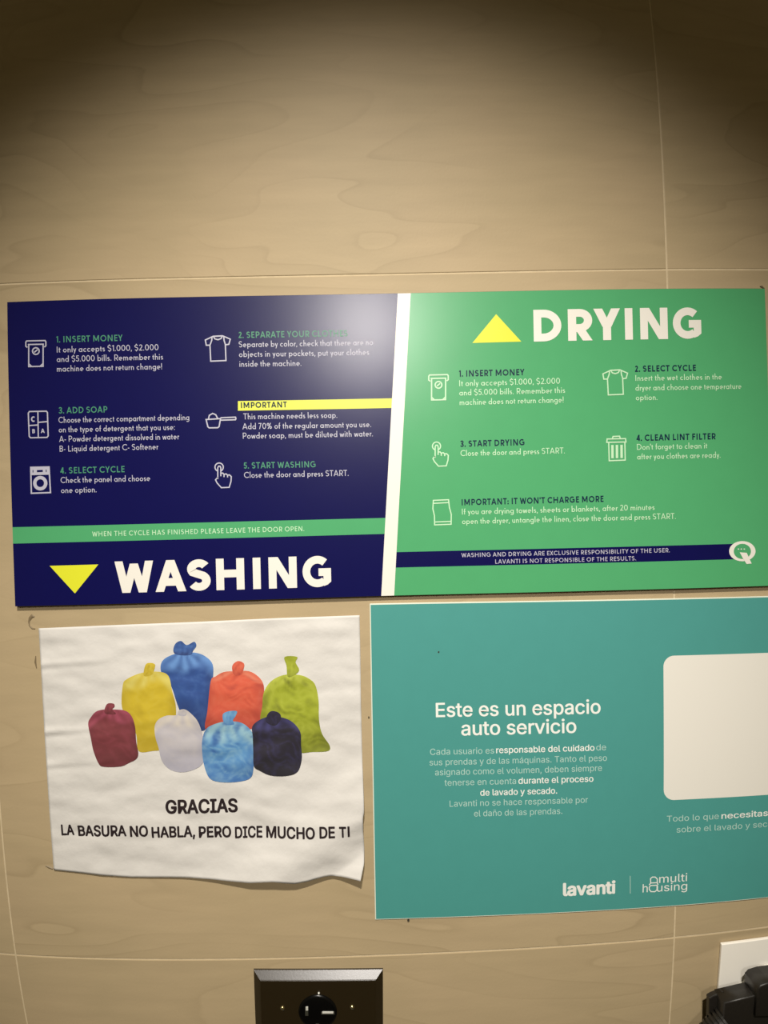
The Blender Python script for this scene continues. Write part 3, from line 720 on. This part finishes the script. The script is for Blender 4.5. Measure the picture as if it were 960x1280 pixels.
# ------------------------------------------------------------------ paper notice with printed bags
def interp(poly, t):
    """point at fraction t along a polyline by length"""
    L_ = [0]
    for a, b in zip(poly, poly[1:]): L_.append(L_[-1]+math.hypot(b[0]-a[0], b[1]-a[1]))
    s = t*L_[-1]
    for i in range(len(poly)-1):
        if s <= L_[i+1] or i == len(poly)-2:
            f = (s-L_[i])/(L_[i+1]-L_[i]); return (poly[i][0]+f*(poly[i+1][0]-poly[i][0]), poly[i][1]+f*(poly[i+1][1]-poly[i][1]))
def sm_(a, b, x):
    t = max(0, min(1, (x-a)/(b-a))); return t*t*(3-2*t)
def relief(X, Z):
    """height of the sheet over the wall at a place (world x, z)"""
    pc = P(452, 1103)
    p = Vector((X*9, Z*15, 3.1)); q_ = Vector((X*30, Z*75, 7.7))
    h = .0018 + .0012*noise.noise(p) + .0010*noise.noise(q_) + .00050*noise.noise(Vector((X*60, Z*110, 1.2)))
    # long shallow sideways creases at the left edge
    for zc, am in ((CR1, .0011), (CR2, .0013), (CR3, .0008)):
        d = (Z-zc-(X-PX0)*.05)/.0028; f = max(0, 1-(X-PX0)/.07)
        h += am*f*(math.exp(-d*d) - .6*math.exp(-(d+1.6)**2))
    # bottom edge lifting a little to the right, corner curled out
    lx = (X-PX0)/(pc.x-PX0)
    bz = max(0, min(1, (PZB+.050-Z)/.055))
    h += .0042*bz*bz*max(0, min(1, (lx-.25)/.5))
    # corner: distance beyond the fold line
    d = (X-FA[0])*FN[0]+(Z-FA[1])*FN[1]
    h += .0062*sm_(-.075, -.030, d) - .0058*sm_(-.030, .002, d) + .40*max(0, d)
    return max(h, .0003)
PTL = P(48, 785); PX0 = P(52, 900).x; PZB = P(300, 1100).z
CR1, CR2, CR3 = P(52, 830).z, P(56, 914).z, P(58, 955).z
fa, fb = P(406, 1099), P(457, 1062)
FA = (fa.x, fa.z); _d = Vector((fb.x-fa.x, fb.z-fa.z)).normalized(); FN = (_d.y, -_d.x)
def on_paper(px, py):
    h = 0
    for _ in range(5): w = P(px, py, h); h = relief(w.x, w.z)
    return w, h
top = [(48, 785.5), (150, 781), (250, 777), (350, 772.5), (449.4, 769.3)]
bot = [(67, 1087.5), (90, 1090), (127, 1094.6), (165, 1097), (207, 1097.2), (235, 1097.6), (264, 1099.6), (290, 1102.4), (311, 1104.4), (328, 1103.6), (340, 1103.2), (355, 1104.6), (368, 1105.4), (382, 1103), (395, 1099.2), (405, 1096.4), (414, 1095), (425, 1095.8), (436, 1098.2), (450.6, 1101.8)]
left = [(48, 785.5), (52, 857), (55.2, 918), (61, 1010), (67, 1087.5)]
right = [(449.4, 769.3), (450.5, 820), (451.3, 880), (453, 951), (454.8, 1002), (455, 1015), (453.6, 1023), (454, 1040), (455.4, 1061), (455, 1080), (450.6, 1101.8)]
pap = empty('paper_notice', P(255, 940), 0, label='white paper notice with coloured rubbish bags and a curled lower right corner', category='notice')
PC = P(255, 940)
def rel(X, Z): return relief(X+PC.x, Z+PC.z)
NU, NV = 150, 115
vs_, fs = [], []
for j in range(NV+1):
    v = j/NV
    l, r = interp(left, v), interp(right, v)
    for i in range(NU+1):
        u = i/NU
        t_, b_ = interp(top, u), interp(bot, u)
        x = (1-v)*t_[0]+v*b_[0]+(1-u)*l[0]+u*r[0]-((1-u)*(1-v)*top[0][0]+u*(1-v)*top[-1][0]+(1-u)*v*bot[0][0]+u*v*bot[-1][0])
        y = (1-v)*t_[1]+v*b_[1]+(1-u)*l[1]+u*r[1]-((1-u)*(1-v)*top[0][1]+u*(1-v)*top[-1][1]+(1-u)*v*bot[0][1]+u*v*bot[-1][1])
        w, h = on_paper(x, y)
        vs_.append((w.x-PC.x, -h, w.z-PC.z))
for j in range(NV):
    for i in range(NU):
        a = j*(NU+1)+i; fs.append((a, a+NU+1, a+NU+2, a+1))
me = bpy.data.meshes.new('sheet'); me.from_pydata(vs_, [], fs); me.update()
for p in me.polygons: p.use_smooth = True
sheet = link_mesh('sheet', me, pap, M['paper'])
so = sheet.modifiers.new('thickness', 'SOLIDIFY'); so.thickness = .00015; so.offset = -1

def pl(px, py):
    w, h = on_paper(px, py); return (w.x-PC.x, w.z-PC.z)
def bag_material():
    mt = bpy.data.materials.new('bag_print'); mt.use_nodes = True; nt = mt.node_tree; b = nt.nodes['Principled BSDF']
    a = nt.nodes.new('ShaderNodeAttribute'); a.attribute_name = 'ink'; nt.links.new(a.outputs['Color'], b.inputs['Base Color'])
    b.inputs['Roughness'].default_value = .65; b.inputs['Specular IOR Level'].default_value = .3
    return mt
M['bag'] = bag_material()
def smooth_closed(pts, n=4):
    out = []; N = len(pts)
    for i in range(N):
        p0, p1, p2, p3 = pts[i-1], pts[i], pts[(i+1) % N], pts[(i+2) % N]
        for k in range(n):
            t = k/n
            out.append(tuple(.5*((2*p1[a])+(-p0[a]+p2[a])*t+(2*p0[a]-5*p1[a]+4*p2[a]-p3[a])*t*t+(-p0[a]+3*p1[a]-3*p2[a]+p3[a])*t**3) for a in (0, 1)))
    return out
def blob(outline, colf, layer, bm, lay, n=4, rings=16):
    """a printed picture of one shape: rings from its middle to its outline, ink per vertex"""
    o = smooth_closed(outline, n)
    xs_ = [p[0] for p in o]; ys_ = [p[1] for p in o]
    cx, cyy = (min(xs_)+max(xs_))/2, (min(ys_)+max(ys_))/2
    x0, x1, y0_, y1_ = min(xs_), max(xs_), min(ys_), max(ys_)
    def add(px, py):
        x, z = pl(px, py); v = bm.verts.new((x, -rel(x, z)-.00022-layer*.00004, z))
        c = colf((px-x0)/(x1-x0), (py-y0_)/(y1_-y0_), px, py)
        v[lay] = (*c, 1); return v
    cv = add(cx, cyy); prev = None
    for k in range(1, rings+1):
        f = k/rings
        ring = [add(cx+(p[0]-cx)*f, cyy+(p[1]-cyy)*f) for p in o]
        N = len(ring)
        for i in range(N):
            j = (i+1) % N
            if prev is None: bm.faces.new((cv, ring[j], ring[i]))
            else: bm.faces.new((prev[i], prev[j], ring[j], ring[i]))
        prev = ring
def mixc(a, b, t): t = max(0, min(1, t)); return tuple(a[i]+(b[i]-a[i])*t for i in range(3))
def sm(a, b, x): t = max(0, min(1, (x-a)/(b-a))); return t*t*(3-2*t)
def bag(label, body, knot, base, dark, light, layer, shoulder=.25, crease=.5, seed=0, cut=False, kcol=None):
    B, Dk, Lt = (tuple(.74*x+.014 for x in lin(q)[:3]) for q in (base, dark, light))
    bx = [p[0] for p in body]; bmid = knot[0][0]/2+knot[-1][0]/2; ytop = min(p[1] for p in body)
    def colf(u, v, px, py):
        c = B
        e = abs(u-.5)*2
        c = mixc(c, Dk, .55*sm(.55, 1.0, e)*(1 if u > .5 else .8))
        c = mixc(c, Dk, .65*sm(.45, 1.0, v))
        # lit shoulder with pleats that run to the knot
        s = 1-sm(shoulder*.75, shoulder*1.25, v+.05*math.sin(u*9+seed)-.10*(e*e-.4))
        ang = math.atan2(px-bmid, py-ytop+6)
        pleat = .5+.5*math.sin(ang*11+seed*1.7+1.2*noise.noise(Vector((px*.05, py*.05, seed))))
        c = mixc(c, mixc(B, Lt, .35+.65*pleat), s)
        # wrinkles
        wx = noise.noise(Vector((px*.05, py*.05, seed*2.1)))*14
        w = .62-2.6*abs(noise.noise(Vector((px*.055+(py+wx)*.03, (py+wx)*.11-px*.035, seed*3.3))))+.55*noise.noise(Vector((px*.2, py*.35, seed*1.3)))
        w *= .75
        c = mixc(c, Lt, crease*max(0, w)*1.1*(1-.4*v)); c = mixc(c, Dk, crease*max(0, -w)*1.2)
        return c
    def kf(u, v, px, py):
        w = noise.noise(Vector((px*.3, py*.2, seed)))
        return mixc(mixc(B, Lt, .45*max(0, w)+.1), Dk, .45*sm(.5, 1, v)+.8*max(0, -w))
    bm = bmesh.new(); lay = bm.verts.layers.float_color.new('ink')
    blob(knot, kf, layer+.5, bm, lay, rings=5); blob(body, colf, layer, bm, lay, rings=26, n=5)
    bmesh.ops.recalc_face_normals(bm, faces=bm.faces[:])
    bm.normal_update()
    if sum(f.normal.y for f in bm.faces) > 0: bmesh.ops.reverse_faces(bm, faces=bm.faces[:])
    return from_bm('printed_bag', bm, pap, M['bag'], True, label=label)
ca = lambda l: [(90+x/4.8, 780+y/4.8) for x, y in l]
cb = lambda l: [(240+x/5.0526, 780+y/5.0526) for x, y in l]
bag('printed tall royal blue bag', ca([(535,240),(560,205),(620,178),(680,170),(750,172),(805,195),(845,240),(848,320),(835,450),(810,600),(785,640),(700,620),(640,500),(600,380),(560,310),(536,285)]),
    ca([(640,185),(610,165),(620,120),(655,100),(690,125),(735,105),(748,130),(728,160),(712,185)]), (42,84,160), (22,40,96), (110,160,228), 0, .24, .22, 1)
bag('printed yellow bag', ca([(300,500),(305,370),(330,330),(420,292),(520,285),(580,310),(602,400),(625,500),(615,620),(560,740),(480,762),(400,762),(385,660),(340,560)]),
    ca([(432,310),(442,245),(470,232),(500,242),(492,280),(478,305)]), (222,196,40), (176,150,20), (234,220,110), 1, .20, .22, 2)
bag('printed orange bag', cb([(120,360),(150,330),(200,302),(270,296),(360,296),(420,330),(453,380),(455,450),(443,530),(430,620),(380,660),(200,670),(88,665),(100,540)]),
    cb([(268,320),(255,265),(290,232),(330,248),(327,285),(312,318)]), (228,96,66), (172,60,50), (242,140,110), 2, .12, .35, 3)
bag('printed lime green bag', cb([(440,620),(445,520),(455,430),(500,360),(580,320),(680,320),(742,345),(780,385),(800,480),(803,600),(822,690),(870,765),(858,800),(760,806),(670,806),(560,720)]),
    cb([(605,330),(598,262),(586,206),(665,206),(655,240),(678,290),(642,325)]), (168,180,36), (112,118,22), (202,212,80), 3, .16, .6, 4)
bag('printed maroon bag', ca([(97,600),(113,560),(145,525),(195,512),(255,512),(322,520),(360,555),(380,620),(385,700),(398,775),(385,810),(345,832),(290,855),(190,857),(158,835),(128,760),(114,690)]),
    ca([(197,535),(210,480),(250,477),(256,495),(243,512),(264,540)]), (132,54,62), (92,32,36), (178,80,104), 4, .22, .25, 5)
bag('printed white bag', ca([(497,615),(520,572),(570,548),(625,545),(642,517),(680,511),(720,540),(760,590),(788,680),(800,790),(765,855),(670,888),(590,872),(540,820),(520,740),(502,680)]),
    ca([(640,545),(648,520),(672,514),(690,530),(680,550)]), (204,200,206), (172,172,192), (228,220,210), 5, .30, .22, 6)
bag('printed light blue bag', cb([(68,720),(85,670),(120,640),(200,615),(290,615),(345,640),(385,690),(396,760),(390,900),(370,970),(290,995),(180,997),(110,970),(75,880),(64,780)]),
    cb([(210,630),(195,572),(230,549),(285,548),(276,580),(260,605),(268,632)]), (98,160,216), (52,104,176), (160,206,226), 6, .34, .75, 7)
bag('printed dark navy bag', cb([(382,645),(430,602),(500,580),(580,590),(640,620),(685,680),(690,760),(694,850),(668,930),(600,957),(500,955),(430,925),(392,895),(388,800),(385,710)]),
    cb([(468,608),(482,562),(512,546),(555,562),(562,600),(530,638),(492,632)]), (32,26,50), (20,14,22), (66,64,120), 7, .22, .55, 8)
def ink_text(txt, x0, y0_, x1, y1_, cap, bold):
    a, b = pl(x0, y0_), pl(x1, y1_)
    return inter_text('printed_lettering', txt, a[0], b[0], (a[1]+b[1])/2, cap/F_PX*DIST, -.0004, pap, M['ink'], bold, surf=rel)
ink_text('GRACIAS', 208, 1016.2, 296.6, 1014.6, 16, .030)
# the longer line, word by word, since the sheet waves
for wd_, xa, xb, yb in (('LA', 77.4, 92.6, 1043.4), ('BASURA', 98.5, 157.6, 1044.6), ('NO', 163.2, 184.8, 1045.4), ('HABLA,', 190.4, 243.5, 1046.2), ('PERO', 249.2, 288.6, 1046.4),
        ('DICE', 294.4, 327.6, 1046.8), ('MUCHO', 333.4, 393.2, 1047.4), ('DE', 400, 418.4, 1047.2), ('T', 424.6, 432.6, 1046.3)):
    ink_text(wd_, xa, yb, xb, yb, 13.2 if wd_ != 'HABLA,' else 13.2, .026)

_a, _b = pl(434.7, 1045.9), pl(436.9, 1032.6)
layered('printed_lettering', [(0, [(_a[0], _a[1]), (_b[0], _a[1]), (_b[0], _b[1]), (_a[0], _b[1])])], -.0005, pap, M['ink'], surf=rel)

# ------------------------------------------------------------------ dark outlet plate, lower middle
FRP = .0062
tl, tr = P(316.6, 1210.2, .0005), P(478.6, 1208.6, .0005)
pw = tr.x-tl.x; ph = .1143
ang = -math.atan2(tr.z-tl.z, tr.x-tl.x)*0
pcx, pcz = (tl.x+tr.x)/2, (tl.z+tr.z)/2-ph/2
b3 = Board('power_outlet', pcx-.0012, pcz-.0012, .024, label='dark brown metal outlet plate with round black socket, below the paper notice', category='outlet'); b3.front = FRP
bm = bmesh.new()
prof = [(0, 0), (.0003, .0014), (.0062, .0056), (.0070, .0061), (.0078, .0062)]
rings = []
for ins, y in prof:
    x_, z_ = pw/2-ins, ph/2-ins
    rings.append([bm.verts.new((sx_*x_, -y, sz_*z_)) for sx_, sz_ in ((-1, -1), (1, -1), (1, 1), (-1, 1))])
for a, b in zip(rings, rings[1:]):
    for i in range(4): bm.faces.new((a[i], a[(i+1) % 4], b[(i+1) % 4], b[i]))
bm.faces.new(rings[-1]); bm.faces.new(rings[0][::-1])
bmesh.ops.recalc_face_normals(bm, faces=bm.faces[:])
from_bm('cover_plate', bm, b3.o, M['plate'])
sx_, sz_ = b3.loc(397.2, 1264.5)
soc = from_bm('socket_face', bm_lathe([(0, -.0078), (.0150, -.0078), (.0166, -.0072), (.0172, -.0060), (.0172, -.0050)], 48), b3.o, M['black'], True, label='round black socket face')
soc.location = (sx_, 0, sz_)
def local_box(name, px, py, wpx, hpx, y0_, y1_, parent, material, bev=.0002, **k):
    a = b3.loc(px, py); s = DIST/F_PX
    o = from_bm(name, bm_box(-wpx*s/2, wpx*s/2, y0_, y1_, -hpx*s/2, hpx*s/2, bev), parent, material, **k)
    o.location = (a[0]-sx_, 0, a[1]-sz_); return o
local_box('slot', 383.6, 1262, 4, 13, -.0081, -.0070, soc, M['dirt']); local_box('contact', 384, 1258.4, 3, 5, -.0086, -.0075, soc, M['steel'])
local_box('slot', 410, 1264.4, 17, 4, -.0081, -.0070, soc, M['dirt']); local_box('contact', 410, 1263.4, 14, 2.4, -.0086, -.0075, soc, M['steel'])
local_box('slot', 397, 1283, 4, 13, -.0081, -.0070, soc, M['dirt'])
def screw(px, py, r, par, material, y=-.0062):
    a = b3.loc(px, py)
    bm = bm_lathe([(0, -.0016), (r*.5, -.0014), (r*.85, -.0008), (r, 0), (r, .001)], 20)
    o = from_bm('screw', bm, par, material, True); o.location = (a[0], y, a[1])
    sl = from_bm('screw_slot', bm_box(-r*.8, r*.8, -.0017, -.0011, -r*.12, r*.12), o, M['dirt']); sl.rotation_euler = (0, .5, 0)
    return o
screw(353, 1260, .0022, b3.o, M['brass']); screw(440, 1259, .0022, b3.o, M['brass']); screw(398.5, 1241.4, .0010, b3.o, M['steel'])

# ------------------------------------------------------------------ cream wall socket at the right with a black plug in it
FRW = .0035
t0 = P(900.2, 1178.0, .001)
pw2, ph2 = .118, .075
b4 = Board('wall_socket', t0.x+pw2/2, t0.z-ph2/2, 0.0, label='cream plastic wall socket plate at the lower right edge', category='socket'); b4.front = FRW
from_bm('cover_plate', bm_box(-pw2/2, pw2/2, -FRW, -.0002, -ph2/2, ph2/2, .0008, 3), b4.o, M['cream'])
rc = b4.loc(957, 1262)
rim = from_bm('socket_ring', bm_lathe([(0, -.0045), (.026, -.0045), (.0285, -.0085), (.031, -.0092), (.0335, -.0085), (.0345, -.0030)], 56), b4.o, M['cream'], True)
PLG = .030
c_ = P(957, 1235, PLG)
plug = empty('black_plug', Vector((c_.x, -.0128, c_.z)), 0, label='black moulded plug with ribbed cable collar in the cream wall socket', category='plug')
rim.location = (P(962, 1247, .008).x-(t0.x+pw2/2), 0, P(962, 1247, .008).z-(t0.z-ph2/2))
def lp(px, py, d): w = P(px, py, d); return (w.x-c_.x, w.z-c_.z)
# main body outline at its front depth
o1 = [lp(*p, .0124) for p in ((892.6, 1236), (930, 1227.4), (1010, 1216), (1010, 1330), (905, 1330), (889, 1290))]
from_bm('plug_body', bm_prism(o1, .0004, -(PLG-.0128), .0016, 3), plug, M['rubber'], True)
o2 = [lp(*p, .0124) for p in ((930.6, 1215.4), (934.4, 1211), (946, 1207.4), (970, 1204.4), (1000, 1202), (1012, 1206), (1012, 1250), (928.6, 1250))]
from_bm('plug_cap', bm_prism(o2, .0003, -(PLG+.004-.0128), .0016, 3), plug, M['rubber'], True)
o3 = [lp(*p, .0124) for p in ((882.6, 1242), (887, 1239.2), (900, 1234), (900, 1290), (881.6, 1290))]
from_bm('plug_flange', bm_prism(o3, .0002, -.0052, .001, 2), plug, M['rubber'])
# ribbed collar and cable leaving down to the left
ax0 = Vector((*lp(906, 1272, .022),)); ax1 = Vector((*lp(868, 1302, .022),))
prev = None
start = Vector((ax0.x, -.012, ax0.y)); end = Vector((ax1.x, -.012, ax1.y)); dirv = (end-start); Ln = dirv.length; dirv.normalize()
qr = dirv.to_track_quat('Y', 'Z')
prof = []
for i in range(9):
    s = i/9*Ln; r = .0145-.0055*i/9
    prof += [(r, s), (r, s+Ln/9*.55), (r-.0022, s+Ln/9*.62), (r-.0022, s+Ln/9*.97)]
col_ = from_bm('cable_collar', bm_lathe([(0, -.002)]+prof+[(0, Ln)], 32), plug, M['rubber'])
col_.location = start; col_.rotation_mode = 'QUATERNION'; col_.rotation_quaternion = qr
cu = bpy.data.curves.new('cable', 'CURVE'); cu.dimensions = '3D'; cu.bevel_depth = .0042; cu.bevel_resolution = 4
spn = cu.splines.new('BEZIER'); pts = [start+dirv*Ln*.95, end+Vector((-.02, 0, -.08)), end+Vector((-.015, .0, -.32))]
spn.bezier_points.add(2)
for bp_, p in zip(spn.bezier_points, pts): bp_.co = p; bp_.handle_left_type = bp_.handle_right_type = 'AUTO'
co = bpy.data.objects.new('tmp', cu); COL.objects.link(co)
me = bpy.data.meshes.new_from_object(co.evaluated_get(bpy.context.evaluated_depsgraph_get())); bpy.data.objects.remove(co)
for p in me.polygons: p.use_smooth = True
link_mesh('cable', me, plug, M['rubber'])

# ------------------------------------------------------------------ the rest of the room, behind and above the camera
X0, X1, YB = xs[0], xs[-1], -2.6
from_bm('floor', bm_box(X0, X1, YB, .0, -.05, 0), None, M['floor'], kind='structure')
from_bm('ceiling', bm_box(X0, X1, YB, .12, CEIL, CEIL+.05), None, M['ceil'], kind='structure')
